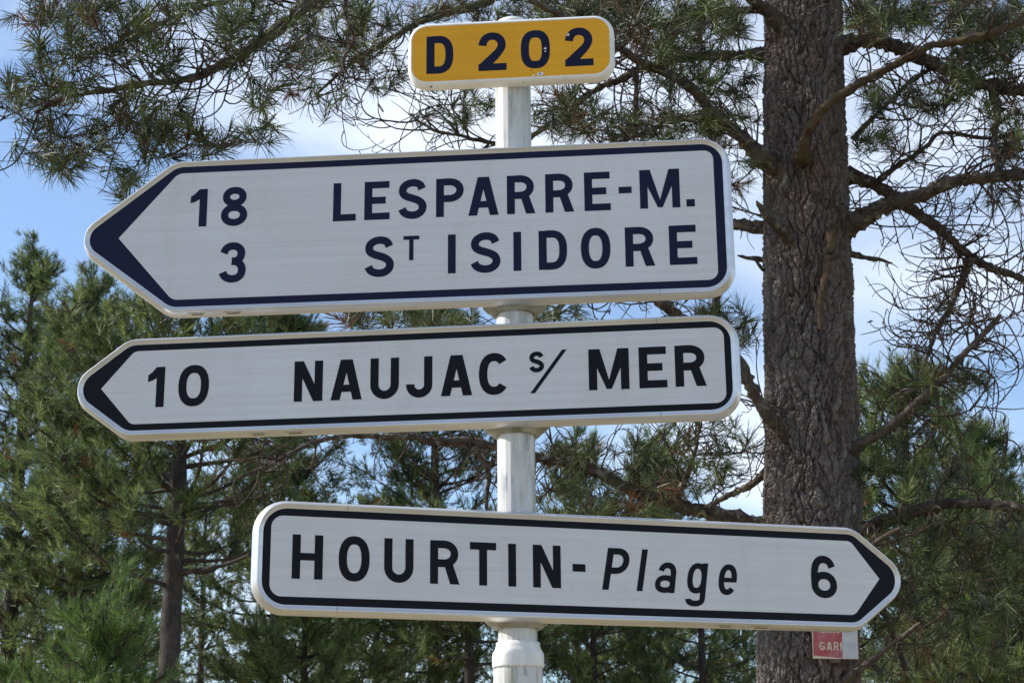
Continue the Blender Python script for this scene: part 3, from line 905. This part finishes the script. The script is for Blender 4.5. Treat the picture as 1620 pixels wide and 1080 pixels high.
# limbs traced in the photograph: (pixel x, pixel y, distance offset from the trunk axis), start and end radius in pixels
LIMBS = [
 ('limb', [(1240, 268, -.10), (1195, 245, -.25), (1160, 212, -.35), (1135, 190, -.42), (1090, 140, -.55), (1045, 115, -.65), (985, 82, -.8), (940, 55, -.95), (880, 22, -1.1), (800, -25, -1.3)], 19, 6),
 ('limb', [(1120, 182, -.45), (1070, 190, -.55), (1030, 205, -.6), (1000, 218, -.65), (955, 232, -.7)], 8, 4),
 ('limb', [(1240, 80, .05), (1150, 88, .1), (1080, 92, .15), (1030, 103, .2), (985, 118, .25), (940, 140, .3), (900, 170, .35), (850, 205, .4), (815, 228, .45), (740, 215, .5), (690, 205, .55), (650, 182, .6)], 13, 3),
 ('twig', [(1003, 110, .2), (1006, 150, .1), (1002, 190, .05), (1005, 212, 0)], 6, 4),
 ('limb', [(1245, 55, -.1), (1215, 20, -.25), (1170, -20, -.4), (1110, -70, -.6)], 18, 12),
 ('limb', [(1250, 20, .1), (1180, 15, .3), (1110, 30, .5), (1040, 42, .7), (990, 70, .8), (940, 120, .9)], 10, 4),
 ('limb', [(1130, -60, .3), (1118, -10, .2), (1112, 30, .1), (1106, 70, .1)], 9, 5),
 ('limb', [(1275, -520, 0), (1000, -330, -.6), (760, -170, -1.0), (580, -62, -1.35), (490, 0, -1.5), (450, 35, -1.6), (400, 70, -1.7), (340, 105, -1.8), (290, 125, -1.85), (240, 130, -1.9), (180, 140, -1.95), (110, 152, -2.0), (55, 178, -2.05)], 26, 4),
 ('limb', [(640, -100, -1.2), (520, -45, -1.2), (440, -15, -1.25), (380, 0, -1.3), (320, 15, -1.35), (270, 35, -1.4), (210, 66, -1.5), (150, 80, -1.5)], 9, 4),
 ('limb', [(1275, -420, .1), (1080, -230, .2), (900, -80, .2), (778, -5, .2), (700, 20, .2), (660, 35, .2), (620, 62, .2), (570, 90, .2), (535, 118, .2), (500, 150, .2)], 18, 3),
 ('limb', [(560, -50, -1.3), (545, 10, -1.2), (560, 60, -1.1), (540, 100, -1.0)], 6, 3),
 ('limb', [(1310, 82, .1), (1370, 62, .1), (1410, 68, .05), (1450, 84, 0), (1490, 98, -.1), (1540, 120, -.2), (1590, 136, -.3), (1650, 140, -.4), (1800, 170, -.6)], 17, 15),
 ('limb', [(1310, 270, 0), (1380, 290, .1), (1420, 315, .2), (1450, 337, .3), (1490, 366, .35), (1540, 410, .4), (1590, 430, .45), (1650, 455, .5)], 16, 9),
 ('limb', [(1315, 372, -.08), (1375, 340, -.2), (1420, 320, -.3), (1470, 305, -.4), (1510, 287, -.5), (1560, 279, -.6), (1650, 272, -.7), (1800, 250, -.9)], 22, 12),
 ('limb', [(1572, 132, -.28), (1576, 180, -.35), (1572, 230, -.45), (1578, 272, -.6)], 10, 7),
 ('twig', [(1385, 290, .1), (1420, 260, .05), (1465, 230, 0), (1490, 208, -.1), (1560, 218, -.2), (1625, 205, -.3)], 6, 4),
 ('twig', [(1350, 222, .2), (1385, 180, .15), (1420, 150, .1), (1440, 130, .05), (1478, 105, 0)], 5, 5),
 ('limb', [(1537, 408, .4), (1510, 480, .35), (1480, 540, .3), (1455, 600, .3), (1440, 645, .3)], 8, 3),
 ('dead_limb', [(1320, 722, -.05), (1390, 690, -.25), (1440, 655, -.4), (1490, 605, -.5), (1540, 550, -.6), (1570, 515, -.65), (1584, 497, -.7)], 12, 6),
 ('stub', [(1320, 396, 0), (1370, 408, -.05), (1412, 416, -.08)], 8, 3),
 ('stub', [(1250, 382, -.18), (1216, 346, -.42), (1197, 318, -.52)], 11, 6),
 ('limb', [(1240, 366, .05), (1180, 358, .1), (1140, 362, .2), (1060, 395, .3), (960, 440, .5), (900, 470, .55), (878, 505, .5)], 14, 6),
 ('limb', [(1260, 705, -.12), (1212, 655, -.3), (1180, 600, -.4), (1165, 570, -.42), (1120, 540, -.45), (1075, 505, -.5), (1035, 472, -.55), (985, 430, -.6)], 18, 11),
 ('limb', [(1250, 842, .05), (1150, 818, .1), (1090, 802, .1), (1040, 790, .1), (990, 772, .05), (940, 745, 0), (900, 730, 0), (850, 722, 0), (800, 706, -.05), (740, 696, -.1), (690, 697, -.15), (650, 690, -.2), (600, 690, -.25), (540, 690, -.3), (480, 706, -.4), (430, 735, -.5), (375, 757, -.6)], 20, 4),
 ('limb', [(1065, 795, .1), (1085, 750, .05), (1097, 715, 0), (1106, 680, 0), (1112, 635, 0)], 7, 4),
 ('limb', [(1235, 715, .1), (1195, 758, .3), (1160, 778, .5), (1120, 800, .7)], 10, 6),
 ('limb', [(1310, 870, 0), (1400, 826, -.1), (1450, 808, -.2), (1500, 796, -.3), (1560, 795, -.4), (1650, 805, -.5), (1800, 830, -.6)], 17, 10),
 ('dead_limb', [(1360, 872, -.4), (1395, 850, -.55), (1431, 832, -.65)], 5, 4),
 ('dead_limb', [(1320, 1085, -.2), (1380, 1042, -.4), (1420, 1010, -.55), (1456, 984, -.7)], 8, 5),
 ('limb', [(1300, 930, .1), (1375, 945, .2), (1400, 970, .2), (1415, 1010, .2), (1432, 1060, .2)], 10, 7),
 ('stub', [(1225, 636, -.15), (1186, 642, -.3)], 4, 2),
 ('stub', [(1230, 412, 0), (1190, 408, 0), (1166, 404, 0)], 6, 3),
 ('stub', [(1195, 409, 0), (1206, 426, 0), (1225, 440, .1)], 3, 3),
 ('twig', [(1135, 445, .4), (1134, 480, .4), (1122, 512, .4)], 8, 6),
 ('limb', [(960, 442, .5), (905, 470, .5), (880, 492, .45), (872, 530, .4)], 6, 5),
 ('limb', [(740, 700, -.1), (772, 740, -.1), (770, 790, -.1), (776, 850, -.1)], 6, 4),
]
FRONT = [
 ('mossy_limb', [(1272, 252, -.20), (1270, 238, -.40), (1278, 205, -.52), (1300, 172, -.60), (1340, 142, -.66), (1390, 112, -.70), (1440, 90, -.74), (1475, 72, -.78), (1540, 60, -.85), (1650, 25, -.95)], 14, 9),
 ('mossy_stub', [(1316, 362, -.20), (1312, 385, -.34), (1304, 430, -.40), (1298, 480, -.42), (1297, 521, -.44)], 10, 8),
]
NODES = []                                                  # skeleton points twigs may grow from


def limb_part(name, pts, r0, r1, material):
    P = [at(x, y, TY + d) for x, y, d in pts]
    k = len(P)
    ctl = [(*p, (r0 + (r1 - r0) * (i / (k - 1)) ** 0.8) / pxm(p)) for i, p in enumerate(P)]
    S = spline(ctl, 0.022)
    n_ = len(S)
    # natural kinks
    wv = np.cumsum(rng.standard_normal((n_, 3)) * 0.002, axis=0)
    S[:, :3] += wv - np.linspace(0, 1, n_)[:, None] * wv[-1]
    arc = np.cumsum(np.r_[0, np.linalg.norm(np.diff(S[:, :3], axis=0), axis=1)])
    knot = 1 + 0.16 * np.clip(np.sin(arc * 21 + 5 * np.sin(arc * 6 + n_)), 0, 1) ** 3
    rad = S[:, 3] * 0.59 * knot * (1 + 0.07 * rng.standard_normal(n_)) * (1 + 0.75 * np.exp(-arc / 0.16))
    if name in ('broken_stub', 'peeled_stub', 'dead_branch'):  # splintered end
        rad[-3:] *= np.array([.95, .75, .35])
    tb = Tubes()
    tb.add(S[:, :3] - np.array(OFF), rad, 14, 0.17)
    o = tb.build(name, material, pine)
    # cap the cut end
    for q in S[:: 3]: NODES.append((q[0], q[1], q[2], q[3]))
    return o


for kind, pts, r0, r1 in LIMBS:
    limb_part({'limb': 'branch', 'twig': 'branch', 'dead_limb': 'dead_branch', 'stub': 'broken_stub'}[kind], pts, r0, r1, M['dead_wood'] if 'dead' in kind else M['limb'])
for kind, pts, r0, r1 in FRONT:
    limb_part('mossy_branch' if kind == 'mossy_limb' else 'peeled_stub', pts, r0, r1, M['mossy'] if kind == 'mossy_limb' else M['peeled'])

NODES = np.array(NODES)
# only nodes away from the trunk carry twigs
tx = np.array(at(1279, 480, TY))
NODES = NODES[np.hypot(NODES[:, 0] - tx[0], NODES[:, 1] - TY) > 0.30]
tw = Tubes()
tuft_p, tuft_d = [], []
live_nodes = [NODES]


def twig_to(target, live=True, r_base=0.0055, maxlen=1.4):
    """grow a bent twig from the nearest skeleton node to the target"""
    N_ = live_nodes[0]
    d = np.linalg.norm(N_[:, :3] - target, axis=1)
    d = d * (1 + 0.35 * rng.random(len(d)))
    i = int(np.argmin(d))
    a = N_[i, :3]
    L = np.linalg.norm(target - a)
    if L < 0.03: return
    if L > maxlen:                                          # keep twigs believable: stop short
        target = a + (target - a) * maxlen / L
        L = maxlen
    n_ = max(4, int(L / 0.055))
    t = np.linspace(0, 1, n_)[:, None]
    side = rng.standard_normal(3)
    sag = np.array([0, 0, -0.10 * L if live else -0.16 * L])
    bow = (side * 0.16 * L + sag) * np.sin(math.pi * t) + rng.standard_normal(3) * 0.07 * L * np.sin(2 * math.pi * t)
    C = a + (target - a) * t + bow + rng.standard_normal((n_, 3)) * 0.006 * (t > 0) * (t < 1)
    rb = min(N_[i, 3] * 0.75, r_base * (0.7 + 0.5 * min(1.5, L)))
    rad = np.linspace(max(rb, 0.0030), 0.0024, n_)
    tw.add(C - np.array(OFF), rad, 5, 0.05)
    new = np.hstack([C[1:], rad[1:, None]])
    live_nodes[0] = np.vstack([N_, new])
    end_d = C[-1] - C[-2]
    end_d = end_d / np.linalg.norm(end_d)
    if live:
        tuft_p.append(C[-1]); tuft_d.append(end_d + np.array([0, 0, 0.35]))
        if n_ > 6 and random.random() < 0.75:
            j = int(n_ * random.uniform(.55, .85))
            sd = rng.standard_normal(3) * .7 + end_d + np.array([0, 0, .3])
            sd /= np.linalg.norm(sd)
            q = C[j] + sd * random.uniform(.05, .14)
            tw.add(np.array([C[j], (C[j] + q) / 2 + rng.standard_normal(3) * .006, q]) - np.array(OFF), [.0032, .003, .0026], 4)
            tuft_p.append(q); tuft_d.append(sd)


def curly(start, dir_, L, r0, depth=0):
    """dead twig that curls as it goes"""
    step = 0.035
    n_ = max(5, int(L / step))
    p = np.array(start, float)
    d = np.array(dir_, float); d /= np.linalg.norm(d)
    ax = rng.standard_normal(3); ax /= np.linalg.norm(ax)
    ax = ax - d * (ax @ d); ax /= np.linalg.norm(ax)
    k = random.uniform(0.8, 3.4) / L * random.choice((1, 1, -1))
    C = [p.copy()]
    kids = []
    for i in range(n_):
        th = k * step * (1 + 0.8 * math.sin(i * 0.5 + k))
        d = d * math.cos(th) + np.cross(ax, d) * math.sin(th) + rng.standard_normal(3) * 0.055
        d /= np.linalg.norm(d)
        p = p + d * step
        C.append(p.copy())
        if depth < 2 and i > 1 and random.random() < (0.17 if depth == 0 else 0.10):
            kids.append((p.copy(), d.copy()))
    tw.add(np.array(C) - np.array(OFF), r0 * np.linspace(1, .32, n_ + 1) + .0006, 5, 0.08)
    for q, dd in kids:
        sd = rng.standard_normal(3); sd -= dd * (sd @ dd); sd /= np.linalg.norm(sd)
        curly(q, dd * 0.6 + sd * 0.8, L * random.uniform(.3, .65), r0 * 0.68, depth + 1)


def region(cx, cy, rx, ry, n_, y0=-1.0, y1=0.6, live=True):
    T = []
    for _ in range(n_):
        a = random.uniform(0, 2 * math.pi); q = math.sqrt(random.random())
        T.append(np.array(at(cx + rx * q * math.cos(a), cy + ry * q * math.sin(a), TY + random.uniform(y0, y1))))
    # nearest first so that twigs branch off one another
    dist = [np.min(np.linalg.norm(live_nodes[0][:, :3] - t, axis=1)) for t in T]
    for i in np.argsort(dist): twig_to(T[i], live)


UL = (-2.3, -1.2)
for a in [(130, 60, 115, 60, 38), (60, 160, 58, 70, 21), (200, 160, 110, 50, 26), (110, 235, 90, 42, 24), (230, 225, 70, 45, 20), (300, 60, 120, 60, 30), (420, 110, 80, 80, 22), (430, 218, 65, 26, 6), (330, 225, 60, 25, 11), (195, 285, 40, 25, 6), (120, 10, 140, 30, 20), (380, 10, 120, 30, 20)]:
    region(*a, *UL)
for a in [(540, 60, 75, 50, 34), (600, 110, 45, 35, 10), (720, 12, 70, 20, 18), (560, 15, 90, 30, 26), (510, 150, 30, 30, 4)]:
    region(*a, -.6, .5)
for a in [(900, 15, 130, 25, 60), (660, 500, 130, 18, 30), (1060, 35, 130, 45, 98), (1100, 110, 100, 50, 48), (890, 160, 60, 30, 24), (930, 200, 80, 25, 24), (1060, 195, 80, 35, 30), (1160, 190, 45, 50, 24), (1175, 275, 30, 30, 6), (720, 165, 60, 40, 12), (1000, -30, 220, 30, 24)]:
    region(*a, -.9, .9)
for a in [(1380, 20, 50, 35, 32), (1470, 20, 90, 30, 40), (1575, 40, 60, 50, 58), (1480, 150, 60, 32, 22), (1595, 200, 35, 60, 22), (1400, 235, 60, 35, 12), (1375, 150, 35, 30, 10), (1500, -30, 150, 30, 40), (1560, 100, 60, 30, 26)]:
    region(*a, -.8, .8)
for a in [(1590, 300, 30, 30, 5), (1540, 575, 40, 40, 7), (1505, 470, 25, 25, 2), (1480, 610, 50, 40, 7), (1440, 740, 90, 60, 24)]:
    region(*a, -.7, .6)
for a in [(900, 500, 60, 18, 10), (1155, 515, 40, 30, 14), (1095, 495, 60, 15, 9), (960, 715, 100, 30, 20), (1130, 715, 70, 50, 26), (940, 790, 90, 25, 20), (1010, 790, 80, 30, 14)]:
    region(*a, -.5, .8)
for a in [(1480, 860, 115, 45, 46), (1560, 950, 75, 90, 44), (1450, 985, 60, 60, 22), (1580, 840, 50, 30, 16)]:
    region(*a, -.6, 1.0)
# bare, curling dead twigs
def dead(cx, cy, rx, ry, n_, L=(.25, .7), r0=.0052):
    N_ = NODES
    pr = []
    c0 = Vector((0, 0, CAMZ))
    for q in N_:
        v = Vector(q[:3]) - c0
        z = v.dot(fw)
        pr.append((810 + FPX * v.dot(rt) / z, 540 - FPX * v.dot(upv) / z))
    pr = np.array(pr)
    ok = np.where((np.abs(pr[:, 0] - cx) < rx) & (np.abs(pr[:, 1] - cy) < ry))[0]
    if len(ok) == 0: return
    for _ in range(n_):
        i = int(rng.choice(ok))
        j = min(i + 1, len(N_) - 1)
        tang = N_[j, :3] - N_[i, :3]
        if np.linalg.norm(tang) < 1e-6 or np.linalg.norm(tang) > .4: tang = rng.standard_normal(3)
        tang = tang / np.linalg.norm(tang)
        sd = rng.standard_normal(3); sd -= tang * (sd @ tang); sd /= np.linalg.norm(sd)
        curly(N_[i, :3], tang * .55 + sd, random.uniform(*L), r0 * random.uniform(.7, 1.25))


for a in [(1480, 330, 150, 60, 64), (1560, 420, 80, 40, 34), (1480, 530, 70, 130, 44), (1470, 610, 130, 130, 36), (1480, 200, 140, 70, 40), (1500, 90, 140, 50, 40),
          (620, 700, 250, 60, 44), (960, 750, 140, 50, 26), (1100, 700, 60, 110, 16), (1190, 640, 60, 90, 9), (1060, 480, 120, 50, 16), (900, 490, 60, 50, 10),
          (720, 200, 110, 40, 26), (880, 170, 90, 60, 16), (1080, 120, 150, 110, 60), (900, 60, 160, 70, 26), (420, 90, 160, 90, 46), (200, 140, 160, 60, 26), (600, 60, 110, 80, 20),
          (1180, 400, 60, 60, 7), (1500, 810, 150, 60, 30), (1420, 990, 60, 90, 12), (780, 770, 40, 60, 10), (1160, 250, 60, 50, 8)]:
    dead(*a)
tw.build('twigs', M['twig'], pine)['kind'] = 'stuff'
tp_, td_ = np.array(tuft_p) - np.array(OFF), np.array(tuft_d)
tt_ = np.clip(0.45 + 0.26 * rng.standard_normal(len(tp_)), 0.12, 1)
tt_[rng.random(len(tp_)) < 0.03] = 0.0
needles('needles', tp_, td_, M['needle_near'], pine, 44, 0.138, 0.0045, 0.10, tt_, (16, 80), True)
# upper crown, above the picture: shades the trunk as in the photograph
cp, cd = [], []
ub = Tubes()
for k in range(30):
    z0 = random.uniform(6.6, 10.6)
    a = random.uniform(0, 2 * math.pi)
    if abs((a - R(171) + math.pi) % (2 * math.pi) - math.pi) < R(62): continue  # crown shaped for the light: sunward branches left out so sun reaches the trunk
    L = random.uniform(1.4, 3.2) * (1.15 - (z0 - 6.6) / 6)
    c0 = np.array([at(1280, -400, TY).x, TY, z0])
    dirv = np.array([math.cos(a), math.sin(a), random.uniform(.15, .45)])
    e = c0 + dirv * L
    # keep this crown out of the frame: everything stays above the camera's top edge
    if e[2] < CAMZ + e[1] * math.tan(PITCH + math.atan(580 / FPX)) + .25: continue
    pts = spline([tuple(c0), tuple((c0 + e) / 2 + np.array([0, 0, -.12])), tuple(e)], .12)
    ub.add(pts - np.array(OFF), np.linspace(.032, .008, len(pts)), 6)
    for _ in range(20):
        t = random.uniform(.35, 1)
        q = pts[int(t * (len(pts) - 1))] + rng.standard_normal(3) * .22
        if q[2] < CAMZ + q[1] * math.tan(PITCH + math.atan(580 / FPX)) + .15: continue
        cp.append(q); cd.append(dirv + rng.standard_normal(3) * .5 + np.array([0, 0, .5]))
ub.build('upper_branches', M['limb'], pine)
needles('upper_needles', np.array(cp) - np.array(OFF), np.array(cd), M['needle_near'], pine, 40, 0.15, 0.005, 0.16, np.full(len(cp), .5), (20, 85), False)

# ------------------------------------------------------------------ small painted sign nailed to the trunk
SY = TY - 0.33
sa, sb = at(1286, 1041, SY), at(1358, 1046, SY)
SW = sb.x - sa.x
ws = tag(empty('warning_sign', (sa.x, SY, sa.z)), 'small worn red and pale metal plate with faded lettering GAR, nailed to the big trunk', 'sign')
ws.rotation_euler = (0, R(1.5), R(-2))
SH = 0.30
sheet('plate', rounded([(SW, 0), (SW, SH), (0, SH), (0, 0)][::1], [.004] * 4), -0.004, 0.0, M['cream'], ws)
rpn = sheet('red_panel', [(0.004, 0.016), (SW * .655, 0.004), (SW * .655, SH - .006), (0.004, SH - .006)], -0.0052, -0.003, M['red'], ws)
ppn = sheet('pale_panel', [(SW * .66, 0.004), (SW - .004, 0.004), (SW - .004, SH - .006), (SW * .66, SH - .006)], -0.0052, -0.003, M['pale_plate'], ws)
u_ = SW / 73.0
def gl_row(txt, xs, z0, z1, t, m_, par, y=-0.0058):
    letters(par, [(c, x0 * u_, x1 * u_, z0 * u_, z1 * u_) for c, (x0, x1) in zip(txt, xs)], m_, y, t * u_)
gl_row('GARD', [(11, 20), (22.5, 31.5), (34, 42), (44, 47.5)], 13.5, 27, 2.1, M['cream'], rpn)
gl_row('CHAS', [(13, 20.5), (22, 28.5), (30, 37), (38.5, 45)], 41, 53, 2.1, M['cream'], rpn)
gl_row('EE', [(56, 62), (64, 70)], 14, 26, 2.0, M['ghost'], ppn)
gl_row('SE', [(52, 59), (62, 69)], 40, 52, 2.0, M['ghost'], ppn)
for cx, cz in ((43.5, 17), (43.5, 7), (46, 44)):
    chip(ws, cx * u_, cz * u_, 0.0045, M['dark'], -0.0070, 8, 'nail_hole')
V = [(SW * .38, -.002, -.02), (SW * .60, -.002, -.02), (SW * .60, .03, -.02), (SW * .38, .03, -.02), (SW * .38, -.002, .004), (SW * .60, -.002, .004), (SW * .60, .03, .004), (SW * .38, .03, .004)]
mesh_obj('bracket', V, [(0, 1, 2, 3), (4, 7, 6, 5), (0, 4, 5, 1), (1, 5, 6, 2), (2, 6, 7, 3), (3, 7, 4, 0)], M['rust'], ws)


# ------------------------------------------------------------------ pines beyond
def pine_tree(label, px, Y, top_py, rad_m, base_z, seed, whorls, tuft_n, needle_w, trunk_r, lean=0.0, group='pines beyond the signs', dens=1.0, mat_key='needle_far', tint0=.5, bare=0.15, nlen=.15, bend=0.0, name='pine_tree', round_=.55):
    rs = np.random.default_rng(seed)
    top = at(px, top_py, Y)
    H = top.z
    loc = Vector((top.x - lean, Y, 0))
    root = tag(empty(name, loc), label, 'tree', group)
    zs = np.linspace(-0.05, H, 14)
    path = np.stack([lean * (zs / H) + bend * np.sin(zs / H * 3.0), 0.10 * np.sin(zs * .6 + seed), zs], 1)
    rad = trunk_r * (1 - (np.clip(zs, 0, None) / H)) ** 0.75 + 0.012
    tb = Tubes()
    P = spline(np.hstack([path, rad[:, None]]), 0.15)
    tb.add(P[:, :3], P[:, 3] * (1 + .04 * rs.standard_normal(len(P))), 12, 0.05)
    tb.build('trunk', M['far_bark'], root)
    br = Tubes()
    tpos, tdir, ttint = [], [], []
    def trunk_at(z):
        return np.array([np.interp(z, P[:, 2], P[:, 0]), np.interp(z, P[:, 2], P[:, 1]), z])
    for wi in range(whorls):
        f = (wi + .5) / whorls
        z = base_z + (H - .15 - base_z) * f ** 0.9
        rel_h = (z - base_z) / (H - base_z)
        Lr = rad_m * (1.0 - rel_h) ** round_ * (0.75 + 0.25 * min(1, rel_h * 4)) + .18
        nb = rs.integers(3, 6)
        a0 = rs.random() * 6.28
        for k in range(nb):
            a = a0 + k * 6.283 / nb + rs.normal(0, .25)
            L = Lr * rs.uniform(.6, 1.15)
            elev = rs.uniform(.02, .30) + .65 * rel_h
            s = trunk_at(z + rs.normal(0, .12))
            d = np.array([math.cos(a) * math.cos(elev), math.sin(a) * math.cos(elev), math.sin(elev)])
            mid = s + d * L * .5 + np.array([0, 0, -.05 * L]) + rs.normal(0, .04 * L, 3)
            e = s + d * L + np.array([0, 0, .12 * L]) + rs.normal(0, .05 * L, 3)
            C = spline([tuple(s), tuple(mid), tuple(e)], .16)
            r0 = (.010 + .011 * L) * (trunk_r / .14) ** .5
            br.add(C, np.linspace(r0, .005, len(C)), 5, .04)
            ntw = int((6 + 13 * L) * dens)
            for _ in range(ntw):
                t = rs.uniform(bare if rel_h < .75 else 0.05, 1.0) ** 0.75
                q = C[int(t * (len(C) - 1))]
                sd = rs.normal(0, 1, 3); sd[2] = sd[2] * .55 + .25
                sd = sd / np.linalg.norm(sd) * .8 + d * .55
                Lt = (.12 + .30 * L * (1 - .6 * t)) * rs.uniform(.5, 1.2)
                qe = q + sd * Lt
                br.add(np.array([q, (q + qe) / 2 + rs.normal(0, .02, 3), qe]), [.006, .005, .004], 4)
                for kk in range(rs.integers(2, 4)):
                    tt = 1.0 if kk == 0 else rs.uniform(.3, .95)
                    base = q + (qe - q) * tt + rs.normal(0, .05, 3)
                    tpos.append(base)
                    tdir.append(sd * .7 + np.array([0, 0, .45]) + rs.normal(0, .25, 3))
                    ttint.append(np.clip(tint0 + .28 * rs.standard_normal(), .05, 1))
    br.build('branches', M['far_bark'], root)
    tti = np.array(ttint)
    tti[rs.random(len(tti)) < .012] = 0.0
    needles('crown', np.array(tpos), np.array(tdir), M[mat_key], root, int(tuft_n * .8), nlen, needle_w * 1.55, .16, tti, (14, 55), False)
    return len(tpos) * tuft_n


tris = 0
G_ = 'pines beyond the signs'
# label, px, Y, top_py, crown radius, base_z, seed, whorls, needles/tuft, needle width, trunk radius
tris += pine_tree('tall pine with bare dark trunk behind the left arrow tips', 315, 20, 335, 2.15, 4.6, 11, 22, 30, .0066, .170, bend=-.12, bare=.42, round_=.6, dens=.7)
tris += pine_tree('broad crowned pine showing left of the two arrow tips', 150, 23, 440, 1.3, 4.2, 31, 19, 28, .0068, .13, bare=.1, round_=.6, dens=.85)
tris += pine_tree('pine at the left edge whose pointed top stands against blue sky', 58, 24, 402, 1.35, 3.6, 12, 20, 28, .0070, .15, bare=.1, dens=.85)
tris += pine_tree('dark pine behind the post between second and third board', 690, 27, 455, 1.7, 3.4, 13, 20, 26, .0078, .14, bare=.1)
tris += pine_tree('bushy pine to the right of the big trunk', 1420, 17, 595, 1.5, 2.6, 14, 19, 30, .0056, .13, bare=.15, dens=.75)
tris += pine_tree('pine at the right edge with rounded top below the dead branch', 1540, 22, 680, 1.05, 3.0, 15, 18, 28, .0066, .13, bare=.1)
tris += pine_tree('pine with thin crown left of the big trunk', 1035, 29, 700, 1.7, 3.6, 16, 17, 26, .008, .13, dens=.75)
tris += pine_tree('small pine top just right of the post above the third board', 905, 31, 690, 1.3, 3.8, 17, 15, 24, .0085, .12, dens=.9)
tris += pine_tree('young bright green pine at the lower left', 165, 15, 945, 0.85, 1.6, 18, 11, 30, .0042, .05, dens=.7, mat_key='needle_young', group='young pines', bare=.02, nlen=.13)
tris += pine_tree('tiny bright green pine top in the bottom left corner', 45, 16, 1052, 0.6, 1.2, 19, 8, 28, .0045, .04, dens=.7, mat_key='needle_young', group='young pines', bare=.02, nlen=.13)
tris += pine_tree('low green pine under the left end of the third board', 485, 24, 930, 1.9, 2.2, 20, 13, 26, .0070, .10, bare=.05, tint0=.62)
tris += pine_tree('pine behind the left halves of the boards, topping out between upper two', 455, 27, 435, 1.55, 4.2, 21, 20, 26, .0078, .14, bare=.1, tint0=.42)
tris += pine_tree('pine behind the far left trunk', 130, 32, 640, 2.3, 3.4, 22, 18, 24, .009, .15, bare=.1, tint0=.42)
tris += pine_tree('slim trunked pine below the third board, left of the post', 598, 33, 800, 1.8, 4.6, 23, 14, 22, .009, .13, bare=.2, tint0=.4)
tris += pine_tree('dark trunked pine just left of the post foot', 742, 25, 840, 1.5, 4.4, 24, 12, 24, .0074, .14, bare=.2, tint0=.4)
tris += pine_tree('slim pine right of the post under the third board', 935, 26, 830, 1.5, 3.5, 25, 12, 24, .0074, .09, dens=.7, bare=.3)
tris += pine_tree('thin pine left of the big trunk under the third board', 1102, 27, 830, 1.5, 3.5, 26, 12, 24, .0076, .11, dens=.6, bare=.3)
tris += pine_tree('dense pine in the lower right corner', 1570, 15, 820, 1.7, 1.8, 27, 15, 30, .0052, .10, bare=.05, tint0=.42)
far = [(-60, 40, 700), (240, 42, 760), (330, 46, 740), (520, 44, 800), (640, 48, 770), (800, 45, 800), (990, 47, 820), (1170, 46, 830), (1290, 42, 740), (1480, 40, 800), (1660, 42, 850)]
spots = ['beyond the left edge', 'behind the left trunk', 'left of the third board', 'behind the letters HO of the third board', 'behind the letter U of the third board', 'behind the post', 'behind the word Plage', 'just left of the big trunk', 'behind the big trunk', 'behind the right bushy pine', 'beyond the right edge']
for i, ((px, Y, tpy), w_) in enumerate(zip(far, spots)):
    tris += pine_tree('far pine deep in the wood ' + w_, px, Y, tpy, 2.4, 2.6, 40 + i, 15, 18, .0125, .14, dens=.62, bare=.08, tint0=.4, group='far pines')
print('background needle tris', tris, 'near tufts', len(tuft_p))
